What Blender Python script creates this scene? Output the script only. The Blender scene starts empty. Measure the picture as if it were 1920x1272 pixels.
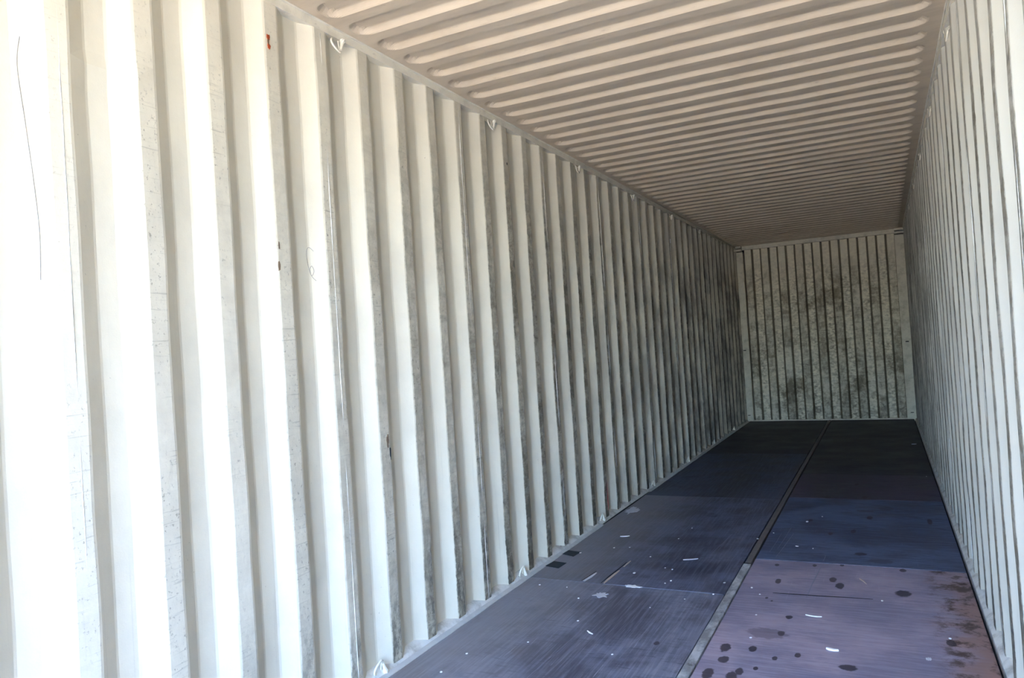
import bpy, math, random
from mathutils import Vector, Matrix, noise
random.seed(7)
S = bpy.context.scene
COL = S.collection

# ------------------------------------------------------------------ camera
cam_data = bpy.data.cameras.new('camera')
cam = bpy.data.objects.new('camera', cam_data); COL.objects.link(cam)
right = Vector((0.89181097, 0.44788008, -0.06384845))
up = Vector((0.06420007, 0.01441404, 0.99783295))
fwd = Vector((-0.44782981, 0.89397744, 0.01589933))
M = Matrix((right, up, -fwd)).transposed().to_4x4()
M.translation = Vector((2.0014, -0.0821, 1.3485))
cam.matrix_world = M
cam_data.sensor_width = 36.0
cam_data.lens = 36.0 * 1388.4 / 1920.0
cam_data.clip_start = 0.02
S.camera = cam

# ------------------------------------------------------------------ world, sun, exposure
world = bpy.data.worlds.new('world'); S.world = world
world.use_nodes = True
wn = world.node_tree
for n in list(wn.nodes): wn.nodes.remove(n)
out = wn.nodes.new('ShaderNodeOutputWorld')
bg = wn.nodes.new('ShaderNodeBackground')
sky = wn.nodes.new('ShaderNodeTexSky'); sky.sky_type = 'NISHITA'; sky.sun_disc = False
sun_dir = Vector((0.88, 0.12, 0.80)).normalized()          # towards the sun: on the right of the open end
sky.sun_elevation = math.asin(sun_dir.z); sky.sun_rotation = math.atan2(sun_dir.x, sun_dir.y)
sky.air_density = 1.3; sky.dust_density = 0.6; sky.ozone_density = 4.0; sky.altitude = 0
tint = wn.nodes.new('ShaderNodeMix'); tint.data_type = 'RGBA'; tint.blend_type = 'MULTIPLY'; tint.inputs[0].default_value = 1.0
tint.inputs[7].default_value = (0.84, 0.95, 1.22, 1)       # camera balanced for warm daylight: a bluer sky
wn.links.new(sky.outputs[0], tint.inputs[6]); wn.links.new(tint.outputs[2], bg.inputs[0]); wn.links.new(bg.outputs[0], out.inputs[0])
bg.inputs[1].default_value = 1.0
sun_data = bpy.data.lights.new('sun', 'SUN'); sun_data.energy = 14.5
sun_data.angle = math.radians(0.6); sun_data.color = (1.0, 0.84, 0.64)
sun = bpy.data.objects.new('sun', sun_data); COL.objects.link(sun)
sun.rotation_euler = sun_dir.to_track_quat('Z', 'Y').to_euler()
sun.location = (8, 4, 12)
S.view_settings.view_transform = 'Standard'; S.view_settings.look = 'None'
S.view_settings.gamma = 1.0; S.view_settings.use_curve_mapping = False
S.view_settings.exposure = 2.48
S.cycles.max_bounces = 10; S.cycles.diffuse_bounces = 9; S.cycles.glossy_bounces = 3
S.cycles.sample_clamp_indirect = 0; S.cycles.use_denoising = True

# ------------------------------------------------------------------ dimensions (metres)
W, L = 2.35, 12.04
YD = -1.55                                             # unseen open end, set back behind the camera to dim the near walls
ZTOP, ZROOF = 2.727, 2.765
PITCH, Y0 = 0.278, 2.56

# ------------------------------------------------------------------ node helpers
class NT:
    def __init__(s, name):
        s.m = bpy.data.materials.new(name); s.m.use_nodes = True
        s.t = s.m.node_tree; s.b = s.t.nodes['Principled BSDF']
        s.pos = s.t.nodes.new('ShaderNodeNewGeometry').outputs['Position']
    def n(s, k): return s.t.nodes.new(k)
    def put(s, sock, v):
        if isinstance(v, bpy.types.NodeSocket): s.t.links.new(v, sock)
        else: sock.default_value = v
    def math(s, op, a, b=0.0, c=0.0, clamp=False):
        n = s.n('ShaderNodeMath'); n.operation = op; n.use_clamp = clamp
        s.put(n.inputs[0], a); s.put(n.inputs[1], b); s.put(n.inputs[2], c); return n.outputs[0]
    def vec(s, scale=(1, 1, 1), off=(0, 0, 0)):
        n = s.n('ShaderNodeMapping'); s.put(n.inputs['Vector'], s.pos)
        n.inputs['Scale'].default_value = scale; n.inputs['Location'].default_value = off; return n.outputs[0]
    def noise(s, scale, detail=4, rough=0.55, sc=(1, 1, 1), off=(0, 0, 0), dist=0.0):
        n = s.n('ShaderNodeTexNoise'); s.put(n.inputs['Vector'], s.vec(sc, off))
        n.inputs['Scale'].default_value = scale; n.inputs['Detail'].default_value = detail
        n.inputs['Roughness'].default_value = rough; n.inputs['Distortion'].default_value = dist
        return n.outputs[0]
    def step(s, v, lo, hi, a=0.0, b=1.0):
        n = s.n('ShaderNodeMapRange'); n.interpolation_type = 'SMOOTHSTEP'
        s.put(n.inputs[0], v)
        n.inputs[1].default_value = lo; n.inputs[2].default_value = hi
        n.inputs[3].default_value = a; n.inputs[4].default_value = b; return n.outputs[0]
    def mix(s, f, a, b, mode='MIX'):
        n = s.n('ShaderNodeMix'); n.data_type = 'RGBA'; n.blend_type = mode
        s.put(n.inputs[0], f); s.put(n.inputs[6], a); s.put(n.inputs[7], b); return n.outputs[2]
    def xyz(s):
        n = s.n('ShaderNodeSeparateXYZ'); s.put(n.inputs[0], s.pos); return n.outputs
    def attr(s, name):
        n = s.n('ShaderNodeAttribute'); n.attribute_name = name; return n.outputs['Fac']
    def bump(s, h, strength=0.3, dist=0.002):
        n = s.n('ShaderNodeBump'); n.inputs['Strength'].default_value = strength
        n.inputs['Distance'].default_value = dist; s.put(n.inputs['Height'], h)
        s.t.links.new(n.outputs[0], s.b.inputs['Normal'])
    def done(s, col, rough=0.55, metal=0.0, spec=0.4):
        s.put(s.b.inputs['Base Color'], col); s.put(s.b.inputs['Roughness'], rough)
        s.b.inputs['Metallic'].default_value = metal; s.b.inputs['Specular IOR Level'].default_value = spec
        return s.m

def rgb(r, g, b):                                     # sRGB 0-255 to linear
    f = lambda c: (c / 255 / 12.92) if c <= 10 else ((c / 255 + 0.055) / 1.055) ** 2.4
    return (f(r), f(g), f(b), 1.0)

PAINT = rgb(216, 210, 191)
def wall_paint(name, paint, near=0.35, far=1.0, amount=1.0, back=False):
    t = NT(name); x, y, z = t.xyz()
    inner = t.attr('inner')
    wob = t.noise(22, 3, 0.6, (1, 1, 1.5))
    inner = t.step(t.math('ADD', inner, t.math('MULTIPLY', t.math('SUBTRACT', wob, 0.5), 0.5)), 0.80, 0.98)
    big = t.noise(1.6, 5, 0.6)
    fine = t.noise(13, 9, 0.74, (1, 1, 0.6), dist=0.8)
    hs = t.noise(5, 7, 0.7, (1, 1.2, 3.2), dist=1.2)          # rubbed sideways by cargo
    depth = t.step(y, 1.2, 5.0, near, far) if not back else far
    hgt = t.math('MULTIPLY', t.step(z, 0.0, 0.9, 1.25, 1.0), t.step(z, 2.0, 2.65, 1.0, 0.35))
    blot = t.step(t.math('ADD', t.math('MULTIPLY', big, 0.5), t.math('MULTIPLY', hs, 0.5)), 0.34, 0.62)
    f = t.math('MULTIPLY', t.math('ADD', t.math('MULTIPLY', blot, 0.65), t.math('MULTIPLY', t.step(fine, 0.4, 0.62), 0.35)), depth)
    f = t.math('MULTIPLY', t.math('MULTIPLY', f, hgt), inner)
    f = t.math('MULTIPLY', f, amount, clamp=True)
    dirt = t.mix(t.noise(5, 3), rgb(94, 88, 76), rgb(134, 127, 112))
    col = t.mix(f, paint, dirt)
    # black rubber rubs on the proud faces
    rub = t.math('MULTIPLY', t.step(t.noise(8, 9, 0.78, (1, 1, 0.4), (3, 1, 7), dist=0.7), 0.55, 0.68), inner)
    rub = t.math('MULTIPLY', rub, t.math('MULTIPLY', depth, 0.8), clamp=True)
    rub = t.math('MULTIPLY', rub, t.step(z, 1.5, 2.4, 1.0, 0.1))
    if not back:                                     # blackest low down where forks and pallets scrape
        lo = t.math('MULTIPLY', t.step(t.math('ADD', z, t.math('MULTIPLY', t.noise(2.4, 6, 0.7, (1, 3, 1), (4, 0, 0)), 1.6)), 0.75, 1.25, 0.75, 0.0), t.step(t.noise(17, 8, 0.75, (1, 1, 0.5), (2, 2, 2)), 0.42, 0.56))
        rub = t.math('MAXIMUM', rub, t.math('MULTIPLY', t.math('MULTIPLY', lo, inner), t.step(y, 1.2, 2.6, 0.2, 1.0)))
    col = t.mix(rub, col, rgb(58, 56, 54))
    # fine scratches and specks on the proud faces
    sc = t.step(t.noise(11, 4, 0.6, (1, 0.5, 10), (4, 4, 1), dist=0.5), 0.60, 0.67)
    sp = t.step(t.noise(70, 5, 0.75, (1, 1, 0.8), (6, 1, 3)), 0.57, 0.66)
    k = t.math('MULTIPLY', t.math('MAXIMUM', t.math('MULTIPLY', sc, 0.5), t.math('MULTIPLY', sp, 0.5 if back else 1.0)), t.math('MULTIPLY', inner, t.step(t.noise(3, 5, 0.6, (1, 1, 0.6), (7, 7, 2)), 0.36, 0.60)))
    k = t.math('MULTIPLY', t.math('MULTIPLY', k, hgt), t.step(y, 0.0, 4.0, 0.5, 0.9), clamp=True)
    col = t.mix(k, col, rgb(66, 62, 56))
    # faint vertical runs and grime over the clean faces
    run = t.step(t.noise(60, 3, 0.6, (1, 1, 0.02)), 0.60, 0.78, 0.0, 0.22)
    run = t.math('MULTIPLY', run, t.step(z, 0.6, 2.0, 1.0, 0.25))
    col = t.mix(run, col, rgb(150, 148, 138))
    haze = t.step(t.noise(2.3, 6, 0.65, (1, 1, 1), (5, 5, 5)), 0.40, 0.75, 0.0, 0.20)
    col = t.mix(haze, col, rgb(158, 154, 140))
    spk = t.step(t.noise(95, 2, 0.5, (1, 1, 0.6), (1, 9, 2)), 0.74, 0.80, 0.0, 0.6)
    spk = t.math('MULTIPLY', spk, t.step(t.noise(2.0, 3, 0.5, (1, 1, 1), (8, 2, 1)), 0.48, 0.62))
    col = t.mix(spk, col, rgb(96, 84, 70))
    if back:                                         # fold sides: shade painted in as dark colour, with some gathered dirt
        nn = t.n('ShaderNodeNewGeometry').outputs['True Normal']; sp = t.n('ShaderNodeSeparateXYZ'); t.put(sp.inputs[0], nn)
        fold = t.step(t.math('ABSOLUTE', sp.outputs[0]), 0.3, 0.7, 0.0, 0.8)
        pale = t.step(t.noise(2.6, 7, 0.72, (1, 1, 0.7), (3, 0, 9)), 0.50, 0.66, 0.0, 0.55)
        col = t.mix(pale, col, rgb(214, 208, 188))
        brn = t.math('MULTIPLY', t.step(t.noise(2.2, 8, 0.74, (1, 1, 0.8), (1, 4, 3)), 0.50, 0.64, 0.0, 0.75), t.step(z, 1.9, 2.5, 1.0, 0.1))
        col = t.mix(brn, col, rgb(88, 78, 58))
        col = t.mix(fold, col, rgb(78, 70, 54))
    else:                                            # mottled shade painted into the colour, deepening toward the far end
        g = t.math('MULTIPLY', t.step(t.noise(3.2, 6, 0.7, (1, 1, 0.5), (2, 8, 4)), 0.38, 0.66), t.step(y, 3.0, 10.0, 0.08, 0.92))
        g = t.math('MULTIPLY', g, t.step(z, 1.9, 2.6, 1.0, 0.45))
        col = t.mix(g, col, rgb(104, 102, 96))
    t.bump(t.math('ADD', fine, t.noise(180, 2)), 0.15, 0.0015)
    return t.done(col, 0.62, spec=0.3)

m_left = wall_paint('paint_left_wall', PAINT, 0.16, 1.15, 1.15)
m_right = wall_paint('paint_right_wall', rgb(194, 191, 178), 1.0, 1.2, 1.1)
m_back = wall_paint('paint_back_wall', rgb(218, 210, 184), 1, 1.0, 1.0, back=True)

def trim_paint(name, paint, grime=0.3):
    t = NT(name); x, y, z = t.xyz()
    g = t.step(t.noise(9, 6, 0.68), 0.42, 0.72, 0.0, grime)
    c = t.mix(g, paint, rgb(120, 114, 100))
    s = t.step(t.noise(60, 3, 0.6, (1, 0.3, 1), (4, 0, 0)), 0.66, 0.74, 0.0, grime)
    c = t.mix(s, c, rgb(86, 80, 70))
    t.bump(t.noise(70, 3), 0.15, 0.0015)
    return t.done(c, 0.6, spec=0.3)
m_rail = trim_paint('paint_top_rail', rgb(222, 217, 200), 0.25)
m_sill = trim_paint('paint_bottom_rail', rgb(214, 214, 208), 0.6)
m_post = trim_paint('paint_corner_post', rgb(196, 190, 170), 0.45)
m_ring = trim_paint('paint_lashing_ring', rgb(222, 217, 202), 0.15)

def roof_paint():
    t = NT('paint_roof'); x, y, z = t.xyz()
    a = t.step(t.noise(5, 6, 0.65, (0.5, 1.5, 1)), 0.42, 0.72, 0.0, 0.30)
    c = t.mix(a, rgb(204, 189, 165), rgb(146, 129, 107))
    s = t.step(t.noise(16, 5, 0.7, (0.35, 1.6, 1), (2, 3, 0)), 0.60, 0.74, 0.0, 0.45)
    c = t.mix(s, c, rgb(140, 124, 104))
    k = t.step(t.noise(7, 3, 0.6, (0.8, 4, 1), (7, 3, 0)), 0.73, 0.79, 0.0, 0.5)
    c = t.mix(k, c, rgb(110, 98, 84))
    t.bump(t.noise(60, 3), 0.12, 0.0015)
    return t.done(c, 0.6, spec=0.3)
m_roof = roof_paint()

def board_mat(name, base, dark, light, along=True, spots=(), rust=False, pale_left=False, worn=0.5):
    t = NT(name); x, y, z = t.xyz()
    g = (14, 0.5, 1) if along else (0.9, 12, 1)
    grain = t.noise(5, 7, 0.68, g, dist=0.3)
    blot = t.noise(2.2, 6, 0.62)
    c = t.mix(t.step(blot, 0.38, 0.60), dark, base)
    smu = t.step(t.noise(4.5, 7, 0.7, (0.7, 1.6, 1) if not along else (1.2, 1.0, 1), (6, 6, 0), dist=0.4), 0.52, 0.68, 0.0, 0.7)
    c = t.mix(smu, c, dark)
    c = t.mix(t.step(grain, 0.42, 0.66, 0.0, 0.30), c, light)
    dash = t.step(t.noise(9, 4, 0.6, (0.9, 7, 1), (3, 3, 0)), 0.57, 0.68, 0.0, 0.75)   # short cross-grain checks
    dash = t.math('MULTIPLY', dash, t.step(t.noise(1.7, 3, 0.5, (1, 1, 1), (9, 1, 0)), 0.34, 0.54))
    c = t.mix(dash, c, dark)
    scr = t.step(t.noise(8, 5, 0.66, (16, 0.55, 1), (1, 5, 0)), 0.61, 0.70, 0.0, worn)  # lengthwise fork-lift scratches
    scr = t.math('MULTIPLY', scr, t.step(t.noise(1.3, 2, 0.5, (1, 1, 1), (2, 7, 0)), 0.42, 0.62))
    c = t.mix(scr, c, light)
    if pale_left:                                    # dust settled along the left rail
        d = t.math('MULTIPLY', t.step(t.math('ADD', x, t.math('MULTIPLY', t.noise(4, 5), 0.3)), 0.10, 0.95, 1.0, 0.0), 0.60)
        c = t.mix(d, c, rgb(150, 146, 146))
    if rust:                                         # orange worn band along the right edge
        d = t.step(t.math('ADD', x, t.math('MULTIPLY', t.math('SUBTRACT', t.noise(3, 6, 0.6, (1, 1.4, 1)), 0.5), 0.5)), 2.10, 2.30)
        d = t.math('MULTIPLY', t.math('MULTIPLY', d, 0.8), t.step(y, 3.9, 4.6, 1.0, 0.5))
        c = t.mix(d, c, rgb(146, 112, 98))
        k = t.math('MULTIPLY', t.step(t.noise(9, 6, 0.7), 0.47, 0.62), t.step(x, 2.08, 2.2))
        c = t.mix(k, c, rgb(82, 62, 56))
    spk = t.step(t.noise(110, 2, 0.5, (1, 1, 1), (1, 9, 2)), 0.76, 0.80, 0.0, 0.5)
    c = t.mix(spk, c, rgb(190, 190, 196))
    if spots:
        wob = t.n('ShaderNodeTexNoise'); t.put(wob.inputs['Vector'], t.pos); wob.inputs['Scale'].default_value = 38
        wob.inputs['Detail'].default_value = 3
        wx = t.math('MULTIPLY', t.math('SUBTRACT', wob.outputs[0], 0.5), 0.9)
        tot = None
        for (sx, sy, rx, ry) in spots:
            dx = t.math('DIVIDE', t.math('SUBTRACT', x, sx), rx); dy = t.math('DIVIDE', t.math('SUBTRACT', y, sy), ry)
            d = t.math('SQRT', t.math('ADD', t.math('MULTIPLY', dx, dx), t.math('MULTIPLY', dy, dy)))
            s = t.step(t.math('ADD', d, wx), 0.85, 1.15, 0.85 if rx < 0.05 else 0.4, 0.0)
            tot = s if tot is None else t.math('MAXIMUM', tot, s)
        c = t.mix(tot, c, rgb(48, 40, 48))
    t.bump(t.math('ADD', grain, scr), 0.35, 0.002)
    return t.done(c, t.step(blot, 0.3, 0.7, 0.5, 0.72), spec=0.35)

near_spots = [(1.515, 3.635, .015, .026), (1.503, 3.424, .016, .03), (1.3, 3.197, .022, .045), (1.411, 3.219, .016, .032), (1.315, 3.073, .021, .034),
 (1.595, 3.206, .012, .024), (1.51, 3.148, .011, .02), (1.395, 2.978, .016, .032), (1.452, 3.025, .01, .018), (1.281, 2.922, .021, .05), (1.374, 2.924, .022, .05),
 (1.672, 4.265, .018, .041), (1.71, 4.168, .021, .05), (1.401, 4.165, .015, .041), (1.36, 4.465, .012, .023), (1.561, 4.504, .011, .026), (1.705, 4.541, .011, .02),
 (2.013, 4.52, .016, .03), (2.007, 4.123, .036, .05), (1.79, 3.141, .034, .03), (1.446, 3.407, .085, .06), (2.172, 3.52, .018, .04), (1.38, 3.88, .008, .015), (1.41, 3.84, .006, .012)]
mid_spots = [(1.602, 5.247, .014, .036), (1.738, 5.338, .016, .047), (1.795, 4.798, .035, .034), (1.905, 4.669, .06, .045), (1.934, 6.065, .05, .07),
 (2.201, 5.706, .015, .08), (1.793, 5.962, .058, .03), (1.45, 5.6, .014, .04), (1.83, 5.75, .02, .05)]
far_spots = [(1.512, 6.42, .024, .06), (1.783, 6.45, .02, .045), (1.711, 6.988, .014, .05)]
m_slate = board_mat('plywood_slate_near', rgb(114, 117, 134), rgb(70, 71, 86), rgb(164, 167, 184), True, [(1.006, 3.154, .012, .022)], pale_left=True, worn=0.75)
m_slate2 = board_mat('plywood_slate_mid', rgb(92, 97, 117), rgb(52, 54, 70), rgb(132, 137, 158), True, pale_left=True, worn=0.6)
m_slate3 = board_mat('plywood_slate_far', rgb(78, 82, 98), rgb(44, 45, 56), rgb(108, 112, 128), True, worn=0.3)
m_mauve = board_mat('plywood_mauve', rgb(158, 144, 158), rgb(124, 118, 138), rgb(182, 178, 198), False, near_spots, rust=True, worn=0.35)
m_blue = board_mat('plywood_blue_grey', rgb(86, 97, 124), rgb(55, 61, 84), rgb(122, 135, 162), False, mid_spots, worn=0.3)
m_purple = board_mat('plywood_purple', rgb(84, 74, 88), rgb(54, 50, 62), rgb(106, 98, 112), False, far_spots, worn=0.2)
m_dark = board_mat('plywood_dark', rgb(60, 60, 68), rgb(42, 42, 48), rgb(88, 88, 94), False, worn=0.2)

def steel():
    t = NT('worn_grey_steel')
    a = t.step(t.noise(14, 6, 0.66, (1, 0.5, 1)), 0.38, 0.66)
    c = t.mix(a, rgb(126, 128, 130), rgb(190, 192, 194))
    k = t.step(t.noise(26, 5, 0.7, (1, 0.6, 1), (5, 2, 0)), 0.58, 0.68, 0.0, 0.7)
    c = t.mix(k, c, rgb(78, 74, 74))
    t.bump(t.noise(60, 4), 0.2, 0.002)
    return t.done(c, 0.5, spec=0.45)
m_steel = steel()
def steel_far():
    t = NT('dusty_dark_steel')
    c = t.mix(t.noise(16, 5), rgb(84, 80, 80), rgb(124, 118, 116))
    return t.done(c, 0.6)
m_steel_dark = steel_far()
def plain(name, c1, c2, sc=30, rough=0.7, spec=0.3):
    t = NT(name); c = t.mix(t.noise(sc, 4), c1, c2); t.bump(t.noise(sc * 4, 3), 0.2, 0.001)
    return t.done(c, rough, spec=spec)
m_under = plain('black_gap', rgb(20, 20, 22), rgb(34, 33, 36), 10, 0.9)
m_seal = plain('dusty_sealant', rgb(176, 176, 174), rgb(206, 206, 202), 22, 0.8)
m_paper = plain('white_paper', rgb(236, 236, 240), rgb(250, 250, 252), 20, 0.85)
m_torn = plain('grey_torn_paper', rgb(178, 178, 186), rgb(214, 214, 222), 60, 0.9)
m_wood = plain('bare_split_wood', rgb(178, 156, 140), rgb(206, 190, 176), 30, 0.8)
m_oxide = plain('rust_orange', rgb(150, 62, 32), rgb(176, 86, 44), 60, 0.8)
m_red = plain('red_paint', rgb(150, 44, 52), rgb(126, 40, 48), 60, 0.7)
m_scratch = plain('scratch_grey', rgb(120, 122, 136), rgb(150, 152, 166), 60, 0.8)
m_black = plain('black_patch', rgb(34, 40, 44), rgb(50, 56, 60), 60, 0.85)
m_pencil = plain('pencil_grey', rgb(120, 116, 112), rgb(146, 142, 136), 90, 0.8)
m_brown = plain('brown_stain', rgb(96, 78, 62), rgb(126, 108, 90), 120, 0.8)
def ground_mat():
    t = NT('yard_concrete')
    c = t.mix(t.step(t.noise(1.2, 8, 0.65), 0.35, 0.65), rgb(196, 178, 146), rgb(214, 198, 166))
    c = t.mix(t.step(t.noise(30, 4), 0.5, 0.7, 0, 0.3), c, rgb(150, 140, 122))
    t.bump(t.noise(20, 6), 0.3, 0.01)
    return t.done(c, 0.85)
m_ground = ground_mat()

# ------------------------------------------------------------------ mesh helpers
class MB:
    def __init__(s): s.v = []; s.f = []; s.a = []
    def quad(s, *p):
        i = len(s.v); s.v += [tuple(q) for q in p]; s.f.append(tuple(range(i, i + len(p))))
    def grid(s, rows, flip=False, attr=None):        # rows of equally many points
        i = len(s.v); n = len(rows[0])
        for r in rows: s.v += [tuple(p) for p in r]
        for a in range(len(rows) - 1):
            for b in range(n - 1):
                q = (i + a * n + b, i + a * n + b + 1, i + (a + 1) * n + b + 1, i + (a + 1) * n + b)
                s.f.append(q[::-1] if flip else q)
        if attr: s.a += attr
    def box(s, x0, x1, y0, y1, z0, z1):
        i = len(s.v)
        s.v += [(x, y, z) for z in (z0, z1) for y in (y0, y1) for x in (x0, x1)]
        for q in ((0, 2, 3, 1), (4, 5, 7, 6), (0, 1, 5, 4), (2, 6, 7, 3), (0, 4, 6, 2), (1, 3, 7, 5)):
            s.f.append(tuple(i + k for k in q))
    def prism(s, poly, y0, y1):                       # xz polygon swept along y
        i = len(s.v); n = len(poly)
        s.v += [(x, y0, z) for x, z in poly] + [(x, y1, z) for x, z in poly]
        s.f.append(tuple(i + k for k in range(n))); s.f.append(tuple(i + n + k for k in reversed(range(n))))
        for k in range(n):
            j = (k + 1) % n; s.f.append((i + k, i + n + k, i + n + j, i + j))
    def plate(s, poly, z0, z1):                       # xy polygon raised
        i = len(s.v); n = len(poly)
        s.v += [(x, y, z0) for x, y in poly] + [(x, y, z1) for x, y in poly]
        s.f.append(tuple(i + n + k for k in range(n)))
        s.f.append(tuple(i + k for k in reversed(range(n))))
        for k in range(n):
            j = (k + 1) % n; s.f.append((i + k, i + j, i + n + j, i + n + k))
    def tube(s, pts, r, seg=8):
        pts = [Vector(p) for p in pts]; i = len(s.v); n = len(pts)
        ref = Vector((0.31, 0.17, 0.93)); 
        for k, p in enumerate(pts):
            d = (pts[min(k + 1, n - 1)] - pts[max(k - 1, 0)]).normalized()
            a = d.cross(ref).normalized(); b = d.cross(a)
            rr = r[k] if isinstance(r, (list, tuple)) else r
            for q in range(seg):
                th = 2 * math.pi * q / seg
                s.v.append(tuple(p + a * (rr * math.cos(th)) + b * (rr * math.sin(th))))
        for k in range(n - 1):
            for q in range(seg):
                w = (q + 1) % seg
                s.f.append((i + k * seg + q, i + k * seg + w, i + (k + 1) * seg + w, i + (k + 1) * seg + q))
        s.f.append(tuple(i + q for q in reversed(range(seg)))); s.f.append(tuple(i + (n - 1) * seg + q for q in range(seg)))
    def build(s, name, mat, parent=None, smooth=False, fix=True):
        me = bpy.data.meshes.new(name); me.from_pydata(s.v, [], s.f)
        if s.a and len(s.a) == len(s.v):
            at = me.attributes.new('inner', 'FLOAT', 'POINT'); at.data.foreach_set('value', s.a)
        if smooth: me.polygons.foreach_set('use_smooth', [True] * len(me.polygons))
        me.materials.append(mat); me.update()
        if fix and not s.a:
            import bmesh
            bm = bmesh.new(); bm.from_mesh(me); bmesh.ops.recalc_face_normals(bm, faces=bm.faces); bm.to_mesh(me); bm.free()
        o = bpy.data.objects.new(name, me); COL.objects.link(o)
        if parent is not None: o.parent = parent
        return o

def structure(name, loc=(0, 0, 0), label=None):
    o = bpy.data.objects.new(name, None); COL.objects.link(o); o.location = loc
    o.empty_display_size = 0.1; o['kind'] = 'structure'
    if label: o['label'] = label
    return o
def tag(o, label, cat, group=None):
    o['label'] = label; o['category'] = cat
    if group: o['group'] = group
    return o
def local(o, loc):                                    # move the origin, keep the mesh where it is
    o.data.transform(Matrix.Translation(-Vector(loc))); o.location = loc; return o

def solid(o, th):
    m = o.modifiers.new('sheet', 'SOLIDIFY'); m.thickness = th; m.offset = -1.0

# ------------------------------------------------------------------ side walls
def profile(a, b, y0, pitch, flat, slope, outer, depth, ch=0.005):
    """breakpoints (position, depth outward, innerness) of a trapezoid corrugation between a and b"""
    base = [(0, 0), (flat, 0), (flat + slope, depth), (flat + slope + outer, depth)]
    pts = []
    k0 = int(math.floor((a - y0) / pitch)) - 1; k1 = int(math.ceil((b - y0) / pitch)) + 1
    raw = [(y0 + k * pitch + s, d) for k in range(k0, k1 + 1) for s, d in base]
    full = []
    for i in range(1, len(raw) - 1):
        p, q, r = raw[i - 1], raw[i], raw[i + 1]
        def lerp(u, v, t): return (u[0] + (v[0] - u[0]) * t, u[1] + (v[1] - u[1]) * t)
        for o_, sgn in ((p, 1), (r, 1)):
            ln = math.hypot(o_[0] - q[0], o_[1] - q[1]); full.append(lerp(q, o_, ch / ln))
    def at(y):
        for i in range(len(full) - 1):
            if full[i][0] <= y <= full[i + 1][0]:
                t = (y - full[i][0]) / max(1e-9, full[i + 1][0] - full[i][0])
                return full[i][1] + t * (full[i + 1][1] - full[i][1])
        return 0
    pts = [(a, at(a))] + [p for p in full if a + 1e-4 < p[0] < b - 1e-4] + [(b, at(b))]
    return [(y, d, max(0.0, 1 - d / depth * 4)) for y, d in pts]

def wall(side):
    left = side == 'left'
    root = structure('wall_' + side)
    x0 = 0.0 if left else W; sg = -1 if left else 1
    seams = [YD] + [0.098 + 1.112 * i for i in range(-1, 11)] + [L + 0.05]
    zs = [-0.02 + (ZTOP + 0.02) * i / 66 for i in range(67)]
    for a, b in zip(seams[:-1], seams[1:]):
        pr = profile(a, b, Y0, PITCH, 0.070, 0.068, 0.072, 0.036)
        mb = MB(); rows = []; at = []
        for z in zs:
            r = []
            for y, d, inn in pr:
                e = 0 if z < 0.1 or z > 2.6 else 1
                w = noise.noise(Vector((y * 3.1, z * 2.3, 3.0 if left else 9.0))) * 0.0035 * e
                w += noise.noise(Vector((y * 11, z * 5, 1.0 if left else 5.0))) * 0.0014 * e
                if left and 1.27 < y < 1.46: w -= 0.007 * math.exp(-((z - 2.26 - (y - 1.3) * 0.1) / 0.035) ** 2) + 0.003 * (z < 2.26)
                yy = y + (noise.noise(Vector((y * 7, z * 3.0, 20.0))) * 0.0035 * e if a + .001 < y < b - .001 else 0)
                r.append((x0 + sg * (d + w), yy, z)); at.append(inn)
            rows.append(r)
        mb.grid(rows, flip=not left, attr=at)
        o = mb.build('wall_panel', m_left if left else m_right, root)
        solid(o, 0.003)
        if b < L - 0.1:                               # overlapped vertical weld at the panel joint
            t = MB(); pts = [(x0 - sg * (-0.001 + 0.0012), b + 0.002 * noise.noise(Vector((z * 9, b, 0))), z) for z in [0.012 + 2.7 * i / 40 for i in range(41)]]
            t.tube([(p[0] + sg * 0.001, p[1], p[2]) for p in pts], 0.0018, 6)
            t.build('weld_bead', m_sill, o, smooth=True)
    return root
wall_left = wall('left'); wall_right = wall('right')

# top side rails and bottom rails
def rail(name, left):
    x = lambda v: v if left else W - v
    root = structure(name)
    m = MB(); m.prism([(x(-0.075), ZTOP), (x(0.002), ZTOP), (x(0.002), ZROOF - 0.006), (x(0.006), ZROOF), (x(-0.075), ZROOF)], YD, L + 0.08)
    m.build('rail_beam', m_rail, root)
    t = MB(); t.tube([(x(0.008 + 0.0015 * noise.noise(Vector((y, 0, 3)))), y, ZROOF - 0.002) for y in [YD + 0.06 * i for i in range(227)]], 0.0045, 6)
    t.build('weld_bead', m_rail, root, smooth=True)
    return root
rail('trim_1', True); rail('trim_2', False)
def bottom_rail(name, left):
    x = lambda v: v if left else W - v
    root = structure(name)
    m = MB(); ys = [YD + 0.1 * i for i in range(137)]
    poly = [(-0.075, -0.05), (-0.075, 0.040), (-0.034, 0.036), (-0.006, 0.020), (0.016, 0.002), (0.020, -0.03)]
    rows = []
    for y in ys:
        j = noise.noise(Vector((y * 5, 0, 1 if left else 4))) * 0.003
        rows.append([(x(px), y, pz + (j if 0 < k < 5 else 0)) for k, (px, pz) in enumerate(poly)])
    m.grid(rows, flip=left)
    m.quad(*[(x(px), ys[0], pz) for px, pz in poly]); m.quad(*[(x(px), ys[-1], pz) for px, pz in reversed(poly)])
    m.build('rail_beam', m_sill, root)
    return root
bottom_rail('baseboard_left', True); bottom_rail('baseboard_right', False)
seal = structure('trim_3')
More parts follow.
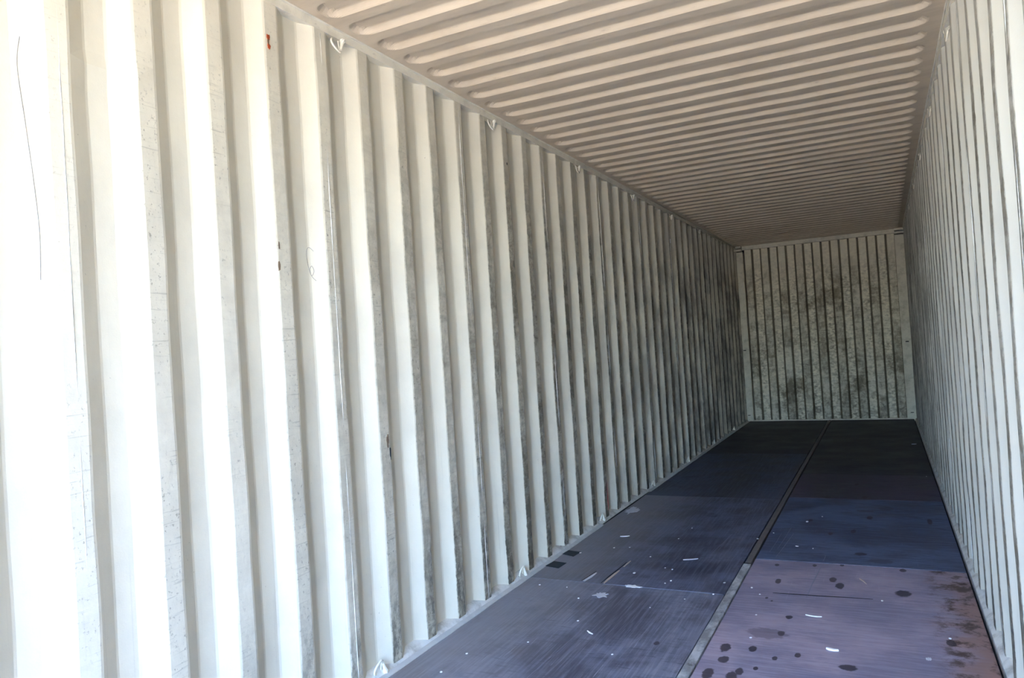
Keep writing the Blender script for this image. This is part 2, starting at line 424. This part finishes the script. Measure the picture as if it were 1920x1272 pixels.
for y0, y1 in ((YD, 5.17), (6.42, 12.0)):
    m = MB(); rows = []
    for i in range(int((y1 - y0) / 0.05) + 1):
        y = y0 + (y1 - y0) * i / int((y1 - y0) / 0.05)
        e = 0.004 * noise.noise(Vector((y * 6, 2, 0)))
        rows.append([(0.012, y, -0.01), (0.012, y, 0.008 + e * .5), (0.026, y, 0.006 + e * .5), (0.040 + e, y, 0.003), (0.040 + e, y, -0.004)])
    m.grid(rows, flip=True); m.build('sealant_strip', m_seal, seal, fix=True)

# ------------------------------------------------------------------ roof
ceiling = structure('ceiling')
def roof_panel(a, b):
    ys = {round(a, 4), round(b, 4)}
    offs = [0, .006, .012, .018, .024, .030, .048, .067, .086, .105, .111, .117, .123, .129, .135, .168]
    k0 = int((a - 2.215) / 0.2) - 2
    for k in range(k0, k0 + 10):
        for o_ in offs:
            y = round(2.215 + 0.2 * k + o_, 4)
            if a < y < b: ys.add(y)
    ys = sorted(ys)
    ends = [-0.06, 0.02, 0.045, 0.052, 0.058, 0.064, 0.07, 0.078, 0.086, 0.096, 0.11]
    xs = ends + [0.3 + (W - 0.6) * i / 8 for i in range(9)] + [W - e - (0.02 if 0.04 < e else 0) for e in reversed(ends)]
    def h(x, y):
        q = (y - 2.215) / 0.2; yc = 2.215 + 0.2 * math.floor(q) + 0.0675   # pocket centre
        if not (YD + 0.1 < yc - 0.0675 < L - 0.16): return 0
        ex = 0.112 if x < W / 2 else 0.132
        dx = max(0.0, ex - x, x - (W - ex)); sd = 0.0675 - math.hypot(dx, y - yc)
        t = min(1, max(0, sd / 0.027)); return 0.0215 * (t * t * (3 - 2 * t) * 0.4 + t * 0.6)
    m = MB(); rows = []
    for y in ys:
        rows.append([(x, y, ZROOF + h(x, y) + (0.004 * noise.noise(Vector((x * 2.1, y * 1.7, 0))) * min(1, max(0, (x - .05) * 6)) * min(1, max(0, (W - .05 - x) * 6)))) for x in xs])
    m.grid(rows, flip=True)
    o = m.build('roof_panel', m_roof, ceiling, fix=False); solid(o, 0.002)
cuts = [YD] + [0.385 + i for i in range(-1, 12)] + [L + 0.08]
for a, b in zip(cuts[:-1], cuts[1:]): roof_panel(a, b)

# ------------------------------------------------------------------ end wall
wall_back = structure('wall_back')
edges = [0.09, 0.172 + 0.251 * 2, 0.172 + 0.251 * 4, 0.172 + 0.251 * 6, 2.245]
zs = [-0.02 + (2.705 + 0.02) * i / 18 for i in range(19)]
for a, b in zip(edges[:-1], edges[1:]):
    pr = profile(a, b, 0.172 - 0.050, 0.251, 0.100, 0.025, 0.101, 0.045, 0.004)
    rows = []; at = []
    for z in zs:
        rows.append([(x, L - 0.004 + d + 0.003 * noise.noise(Vector((x * 4, z * 2, 7))), z) for x, d, i in pr]); at += [1.0 - 0.10 * (d > 0.03) for x, d, i in pr]
    m = MB(); m.grid(rows, attr=at); o = m.build('wall_panel', m_back, wall_back); solid(o, 0.003)
def back_box(name, x0, x1, y0, y1, z0, z1, mat=m_post, parent=wall_back):
    m = MB(); m.box(x0, x1, y0, y1, z0, z1); o = m.build(name, mat, parent)
    bv = o.modifiers.new('bevel', 'BEVEL'); bv.width = 0.003; bv.segments = 2; return o
posts = []
for x0, x1 in ((-0.07, 0.098), (2.232, 2.42)):
    p = back_box('corner_post', x0, x1, L - 0.02, L + 0.06, -0.02, 2.672); posts.append(p)
    mx = 0.03 if x0 < 1 else 2.30
    back_box('lashing_slot', mx - 0.022, mx + 0.022, L - 0.0225, L - 0.0195, 1.112, 1.126, m_under, p)
    back_box('lashing_slot', mx - 0.02, mx + 0.02, L - 0.0225, L - 0.0195, 0.088, 0.098, m_under, p)
    back_box('light_stop_plate', min(x0, 2.2), max(x1, 0.13), L + 0.01, L + 0.06, 2.66, 2.77, m_under, p)  # added plate stopping sun leaks, black to darken the gaps between castings
    c = back_box('corner_casting', x0, x1 - 0.006 if x0 < 1 else x1, L - 0.10, L + 0.06, 2.684, 2.714)
    back_box('corner_casting', x0, x1 - 0.012 if x0 < 1 else x1, L - 0.075, L + 0.06, 2.728, 2.764)
back_box('header_beam', 0.09, 2.24, L - 0.03, L + 0.06, 2.700, 2.7645)
back_box('sill_beam', 0.02, W - 0.02, L - 0.014, L + 0.05, -0.03, 0.014)

# ------------------------------------------------------------------ floor
floor = structure('floor')
m = MB(); m.box(-0.07, W + 0.07, YD, L + 0.05, -0.06, -0.032); m.build('subfloor', m_under, floor)
def board(x0, x1, y0, y1, mat, wav=0.0015):
    m = MB(); rows = []
    nx, ny = 8, max(3, int((y1 - y0) / 0.25))
    g = 0.0032
    for j in range(ny + 1):
        r = []
        for i in range(nx + 1):
            x = x0 + g + (x1 - x0 - 2 * g) * i / nx; y = y0 + g + (y1 - y0 - 2 * g) * j / ny
            r.append((x, y, wav * noise.noise(Vector((x * 3, y * 2, 0))) - 0.0005))
        rows.append(r)
    m.grid(rows)
    o = m.build('plywood_board', mat, floor, fix=False)
    solid(o, 0.028); return o
XL0, XL1, XR0, XR1 = 0.030, 1.172, 1.222, W - 0.030
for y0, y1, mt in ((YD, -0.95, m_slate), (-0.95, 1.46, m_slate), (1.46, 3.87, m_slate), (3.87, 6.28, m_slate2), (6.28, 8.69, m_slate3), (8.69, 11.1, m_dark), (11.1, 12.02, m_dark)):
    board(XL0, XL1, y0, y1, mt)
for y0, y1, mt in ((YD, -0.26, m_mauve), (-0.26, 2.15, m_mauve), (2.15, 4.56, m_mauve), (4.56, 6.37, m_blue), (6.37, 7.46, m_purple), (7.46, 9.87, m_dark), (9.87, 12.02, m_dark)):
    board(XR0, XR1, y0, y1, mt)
# steel strip down the middle, in lengths
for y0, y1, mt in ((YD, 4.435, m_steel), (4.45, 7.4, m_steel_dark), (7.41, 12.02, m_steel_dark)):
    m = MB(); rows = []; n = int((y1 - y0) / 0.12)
    for i in range(n + 1):
        y = y0 + (y1 - y0) * i / n; e = 0.0022 * noise.noise(Vector((y * 7, 0, 0))); w = 0.004 if y0 > 4 else 0
        rows.append([(1.175 + w, y, -0.03), (1.1755 + w + e, y, 0.0022), (1.178 + w + e, y, 0.0034), (1.197, y, 0.0026), (1.216 - w - e, y, 0.0034), (1.2185 - w - e, y, 0.002), (1.219 - w, y, -0.03)])
    m.grid(rows, flip=True); m.build('steel_strip', mt, floor)

# ------------------------------------------------------------------ ground outside the open end
m = MB(); m.box(-200, 200, -200, 200, -0.6, -0.19)
yard = m.build('ground', m_ground); yard['kind'] = 'structure'

# ------------------------------------------------------------------ lashing rings
def catmull(P, n=7):
    P = [Vector(p) for p in P]; Q = [P[0]] + P + [P[-1]]; out = []
    for i in range(1, len(Q) - 2):
        for k in range(n):
            t = k / n; a, b, c, d = Q[i - 1], Q[i], Q[i + 1], Q[i + 2]
            out.append(0.5 * ((2 * b) + (-a + c) * t + (2 * a - 5 * b + 4 * c - d) * t * t + (-a + 3 * b - 3 * c + d) * t ** 3))
    out.append(P[-1]); return out
def ring_root(name, upper, left):
    r = bpy.data.objects.new(name, None); COL.objects.link(r); r.empty_display_size = 0.03
    sx = 1 if left else -1; sz = 1 if upper else -1
    zt = 0.0
    path = [(-0.018, -0.010, 0.004), (-0.006, -0.030, -0.008), (0.002, -0.043, -0.020), (0.006, -0.043, -0.034), (0.008, -0.028, -0.048), (0.009, -0.006, -0.057),
            (0.006, 0.008, -0.054), (-0.002, 0.014, -0.040), (-0.010, 0.018, -0.016), (-0.014, 0.020, 0.004)]
    m = MB(); m.tube([(sx * x, y, sz * z) for x, y, z in catmull(path)], 0.0047, 8)
    o = m.build('ring', m_ring, r, smooth=True)
    m = MB(); m.tube([(sx * 0.004, 0.028, sz * 0.002), (sx * 0.006, 0.027, sz * -0.006), (sx * 0.006, 0.022, sz * -0.016), (sx * 0.007, 0.014, sz * -0.034), (sx * 0.008, 0.009, sz * -0.046)],
           [0.013, 0.012, 0.0085, 0.0065, 0.0045], 8)
    m.build('anchor', m_ring, r)
    return r
def copy_tree(o, parent=None):
    c = o.copy(); COL.objects.link(c)
    if parent is not None: c.parent = parent
    for ch in list(o.children): copy_tree(ch, c)
    return c
order = ['nearest the camera', 'second', 'third', 'fourth', 'fifth', 'sixth', 'seventh']
def rings(upper, left, y0, x, z, n):
    proto = None
    side = 'left' if left else 'right'; where = 'atop the' if upper else 'at foot of the'
    for i in range(n):
        r = ring_root('lashing_ring', upper, left) if proto is None else copy_tree(proto)
        if proto is None: proto = r
        r.location = (x, y0 + 1.39 * i, z)
        o = order[i] if i == 0 else order[i] + ' from open end'
        extra = {True: 'hanging', False: 'upright'}[upper]
        tag(r, f'{extra} cream lashing ring, {o}, {where} {side} wall', 'lashing ring',
            f'lashing rings along the {"top" if upper else "bottom"} of the {side} wall')
rings(True, True, 2.432, 0.0, ZTOP, 7)
rings(False, True, 2.462, 0.002, 0.012, 7)
rings(True, False, 3.96, W + 0.012, ZTOP, 5)

# ------------------------------------------------------------------ marks on the left wall (flat print, slightly proud)
def wall_mark(name, pts, r, mat, parent):
    m = MB(); m.tube([(x, y, z) for x, y, z in pts], r, 5); return m.build(name, mat, parent)
def surf(y):                                          # left-wall depth at y
    s = (y - Y0) % PITCH
    if s < .07: return 0
    if s < .138: return -.036 * (s - .07) / .068
    if s < .21: return -.036
    return -.036 * (1 - (s - .21) / .068)
def blotch(name, y, z, ry, rz, mat, seed=0, parent=wall_left):
    m = MB(); n = 14; i = 0
    c = (surf(y) + 0.0022, y, z); ring = []
    for k in range(n):
        th = 2 * math.pi * k / n; q = 0.7 + 0.5 * noise.noise(Vector((math.cos(th) * 2, math.sin(th) * 2, seed)))
        yy = y + ry * q * math.cos(th); zz = z + rz * q * math.sin(th); ring.append((surf(yy) + 0.0022, yy, zz))
    m.v = [c] + ring; m.f = [(0, 1 + k, 1 + (k + 1) % n) for k in range(n)]
    # a thin flake: closed by a second layer just below
    base = len(m.v); m.v += [(p[0] - 0.003, p[1], p[2]) for p in ring]
    m.f += [(1 + (k + 1) % n, 1 + k, base + k, base + (k + 1) % n) for k in range(n)]
    return m.build(name, mat, parent)
blotch('rust_mark', 2.022, 2.590, .011, .014, m_oxide, 1)
blotch('rust_mark', 2.024, 2.556, .010, .013, m_oxide, 2)
blotch('rust_mark', 2.021, 2.573, .005, .018, m_brown, 3)
blotch('dirt_mark', 2.014, 1.80, .005, .022, m_brown, 4)
blotch('dirt_mark', 2.010, 1.72, .008, .026, m_brown, 5)
blotch('dirt_mark', 2.612, 0.985, .012, .040, m_brown, 6)
blotch('dirt_mark', 2.628, 0.93, .006, .035, m_black, 7)
blotch('dirt_mark', 3.995, 2.50, .008, .010, m_black, 8)
blotch('chipped_paint', 7.903, 2.43, .03, .035, m_paper, 9)
blotch('paint_mark', 5.40, 0.17, .006, .13, m_red, 10)
blotch('paint_mark', 5.74, 0.10, .015, .06, m_red, 11)
sq = [(2.232, 1.80), (2.214, 1.815), (2.200, 1.79), (2.206, 1.745), (2.220, 1.70), (2.236, 1.68)]
wall_mark('pencil_line', [(surf(y) + .001, y, z) for y, z in [(p.x, p.y) for p in catmull([(a, b, 0) for a, b in sq])]], 0.0010, m_pencil, wall_left)
sq = [(2.214, 1.725), (2.222, 1.74), (2.230, 1.72), (2.220, 1.70), (2.214, 1.725)]
wall_mark('pencil_line', [(surf(y) + .001, y, z) for y, z in [(p.x, p.y) for p in catmull([(a, b, 0) for a, b in sq])]], 0.0010, m_pencil, wall_left)
sq = [(1.120, 2.28), (1.112, 2.2), (1.122, 2.05), (1.132, 1.9), (1.139, 1.75), (1.136, 1.62)]
wall_mark('pencil_line', [(surf(y) + .001, y, z) for y, z in [(p.x, p.y) for p in catmull([(a, b, 0) for a, b in sq])]], 0.0010, m_pencil, wall_left)

# ------------------------------------------------------------------ splits in the plywood by the left joint
def sliver(name, pts, w, mat, parent=None, h=0.004, z=0.001):
    L_, R_ = [], []
    for k, (x, y) in enumerate(pts):
        a = Vector(pts[max(0, k - 1)]); b = Vector(pts[min(len(pts) - 1, k + 1)]); d = (b - a).normalized(); nrm = Vector((-d.y, d.x))
        ww = w * (0.75 + 0.45 * noise.noise(Vector((x * 40, y * 40, 1)))) * (0.5 if k in (0, len(pts) - 1) else 1)
        L_.append((x + nrm.x * ww / 2, y + nrm.y * ww / 2)); R_.append((x - nrm.x * ww / 2, y - nrm.y * ww / 2))
    m = MB(); m.plate(R_ + L_[::-1], z, z + h)
    return m.build(name, mat, parent)
b1 = sliver('exposed_wood', [(0.500, 3.878), (0.500, 3.95), (0.504, 4.05), (0.508, 4.13)], 0.020, m_wood, floor, 0.0015)
sliver('exposed_wood', [(0.511, 4.20), (0.512, 4.27), (0.514, 4.33)], 0.016, m_wood, floor, 0.0015)
sliver('exposed_wood', [(0.375, 3.885), (0.385, 3.96), (0.392, 4.05)], 0.028, m_torn, floor, 0.0012)
sliver('split_or_gap_shade', [(0.482, 3.88), (0.486, 4.0), (0.494, 4.15), (0.500, 4.30)], 0.008, m_under, floor, 0.0010)
sliver('split_or_gap_shade', [(0.358, 3.89), (0.370, 3.97), (0.380, 4.08)], 0.006, m_under, floor, 0.0010)
sliver('split_or_gap_shade', [(1.40, 3.960), (1.50, 3.967), (1.62, 3.972), (1.74, 3.985), (1.87, 3.992)], 0.009, m_under, floor, 0.0010)
sliver('pale_scratch', [(1.567, 3.94), (1.575, 4.15), (1.588, 4.35), (1.597, 4.53)], 0.006, m_scratch, floor, 0.0008)
for a_, b_ in (((1.285, 4.72), (1.302, 5.20)), ((1.322, 4.80), (1.345, 5.35)), ((1.335, 4.62), (1.376, 5.20)), ((1.600, 4.60), (1.606, 4.72)), ((0.90, 2.95), (0.93, 3.45)), ((0.60, 2.60), (0.63, 3.20)), ((1.02, 3.05), (1.05, 3.60)), ((0.95, 4.55), (0.99, 5.1))):
    sliver('pale_scratch', [a_, ((a_[0] + b_[0]) / 2 + .002, (a_[1] + b_[1]) / 2), b_], 0.0028, m_scratch, floor, 0.0006)
sliver('joint_dust', [(0.52, 3.872), (0.7, 3.870), (0.9, 3.871), (1.16, 3.870)], 0.0028, m_scratch, floor, 0.0010)
sliver('joint_dust', [(1.23, 4.560), (1.5, 4.561), (1.8, 4.559), (2.2, 4.560)], 0.0025, m_scratch, floor, 0.0008)
sliver('split_or_gap_shade', [(0.029, 5.19), (0.029, 5.6), (0.029, 6.0), (0.029, 6.41)], 0.020, m_under, floor, 0.0010)  # dark strip laid over the open rail gap, painting in its shade
# square dark patches by the left rail
for k, (poly, lab) in enumerate(((((.036, 4.10), (.135, 4.075), (.142, 4.19), (.05, 4.205)), 'dark square patch on the floor by the left wall, the nearer of the pair'),
                   (((.036, 4.37), (.130, 4.335), (.140, 4.44), (.045, 4.46)), 'dark square patch on the floor by the left wall, the farther of the pair'))):
    m = MB(); m.plate(poly, 0.0012, 0.0032); o = m.build('floor_patch', m_black)
    c = (sum(p[0] for p in poly) / 4, sum(p[1] for p in poly) / 4, 0.0012); local(o, c); tag(o, lab, 'patch', 'dark square patches by the left wall')

# ------------------------------------------------------------------ litter
def scrap(name, pts, w, lab, mat=m_paper, h=0.003, cat='scrap'):
    o = sliver(name, pts, w, mat, None, h, 0.0016)
    c = (sum(p[0] for p in pts) / len(pts), sum(p[1] for p in pts) / len(pts), 0.0016); local(o, c); tag(o, lab, cat); return o
scrap('wood_splinter', [(1.584, 3.682), (1.605, 3.675), (1.635, 3.672), (1.656, 3.676)], 0.011, 'thin white splinter lying across the mauve floorboard, the longer straight one')
scrap('paper_roll', [(1.700, 3.302), (1.712, 3.296), (1.730, 3.291), (1.748, 3.293)], 0.017, 'short thick white scrap on the mauve floorboard, brightest near the bottom edge', h=0.007)
scrap('bent_sliver', [(1.802, 4.305), (1.812, 4.285), (1.826, 4.255), (1.838, 4.218)], 0.008, 'bent pale sliver lying just in front of the joint between mauve and blue-grey boards', m_wood)
scrap('paper_scrap', [(0.266, 4.872), (0.285, 4.876), (0.305, 4.886), (0.325, 4.900)], 0.022, 'bright white scrap on the slate floor beyond the two dark square patches')
scrap('paper_scrap', [(0.818, 4.426), (0.845, 4.44), (0.87, 4.45), (0.899, 4.469)], 0.020, 'torn grey strip on the slate floor left of the steel strip', m_torn)
scrap('paper_scrap', [(0.662, 3.190), (0.680, 3.172), (0.699, 3.160)], 0.010, 'small white curl alone on the near slate floorboard')
scrap('paper_scrap', [(1.421, 4.886), (1.428, 4.880), (1.437, 4.877)], 0.02, 'small white flake on the blue-grey board right of the steel strip')
scrap('paper_scrap', [(2.205, 9.427), (2.225, 9.430), (2.25, 9.45)], 0.04, 'pale flake in the dark far end by the right wall', m_torn)
def torn(name, cx, cy, rx, ry, seed, lab, mat=m_torn, n=22):
    poly = []
    for k in range(n):
        th = 2 * math.pi * k / n; q = 0.55 + 0.75 * random.random()
        poly.append((cx + rx * q * math.cos(th), cy + ry * q * math.sin(th)))
    m = MB(); m.plate(poly, 0.0015, 0.0030); o = m.build(name, mat); local(o, (cx, cy, 0.0015)); tag(o, lab, 'scrap'); return o
torn('torn_paper', 0.548, 3.690, 0.042, 0.040, 1, 'ragged grey torn paper patch just in front of the slate board joint')
torn('torn_paper', 0.670, 3.868, 0.048, 0.022, 2, 'crumpled white torn paper caught along the slate board joint', m_paper)
torn('torn_paper', 2.080, 3.317, 0.011, 0.014, 3, 'thin grey torn flake on the mauve board toward the right wall')
torn('torn_paper', 0.10, 5.66, 0.05, 0.12, 4, 'pale grey scuffed paper flake beside the open gap along the left wall')
specks = [(0.693, 5.202), (1.25, 5.182), (1.172, 5.0), (1.432, 5.542), (1.52, 5.716), (1.135, 4.056), (0.755, 4.241), (0.803, 4.221), (0.848, 4.017), (0.991, 3.742), (1.341, 3.918), (1.286, 4.012), (1.115, 3.855), (1.386, 3.33), (2.171, 3.563), (1.911, 3.977), (1.367, 3.618), (1.525, 4.852), (2.26, 7.411), (2.251, 9.458), (0.144, 4.422), (0.607, 4.444), (0.609, 4.1), (0.323, 3.757), (0.156, 3.754), (0.448, 2.984), (0.86, 2.972), (0.229, 2.581), (0.453, 3.604), (0.671, 4.902), (0.416, 4.619), (0.319, 4.587), (0.855, 3.573), (0.571, 3.299), (0.238, 2.783), (0.828, 3.964)]
big = {(1.432, 5.542): 1.8, (0.609, 4.1): 1.8, (1.172, 5.0): 1.3, (0.144, 4.422): 1.3, (0.607, 4.444): 1.2}
m = MB(); m.plate([(-.5, -.3), (-.1, -.55), (.45, -.4), (.55, .2), (.1, .5), (-.4, .35)], 0, 0.25)
proto = m.build('paper_speck', m_paper); first = True
for (x, y) in specks:
    o = proto if first else proto.copy()
    if not first: COL.objects.link(o)
    first = False
    s = 0.0085 * random.uniform(0.8, 1.2) * big.get((x, y), 1.0)
    o.location = (x, y, 0.0016 if not 1.17 < x < 1.22 else 0.0036); o.scale = (s, s * (1.6 if y > 4 else 1.3), s); o.rotation_euler = (0, 0, random.uniform(-.5, .5))
    if (x, y) == (1.432, 5.542): tag(o, 'largest round white speck on the blue-grey board right of the steel strip', 'speck'); continue
    if 1.17 < x < 1.22: tag(o, 'white speck lying on the steel strip', 'speck'); continue
    where = ('mauve board' if y < 4.56 else 'blue-grey board' if y < 6.4 else 'dark boards at the far right') if x > 1.22 else ('near slate board, this side of the joint' if y < 3.87 else 'farther slate board, beyond the joint')
    tag(o, 'tiny white speck of litter on the ' + where, 'speck', 'tiny white specks on the ' + where)
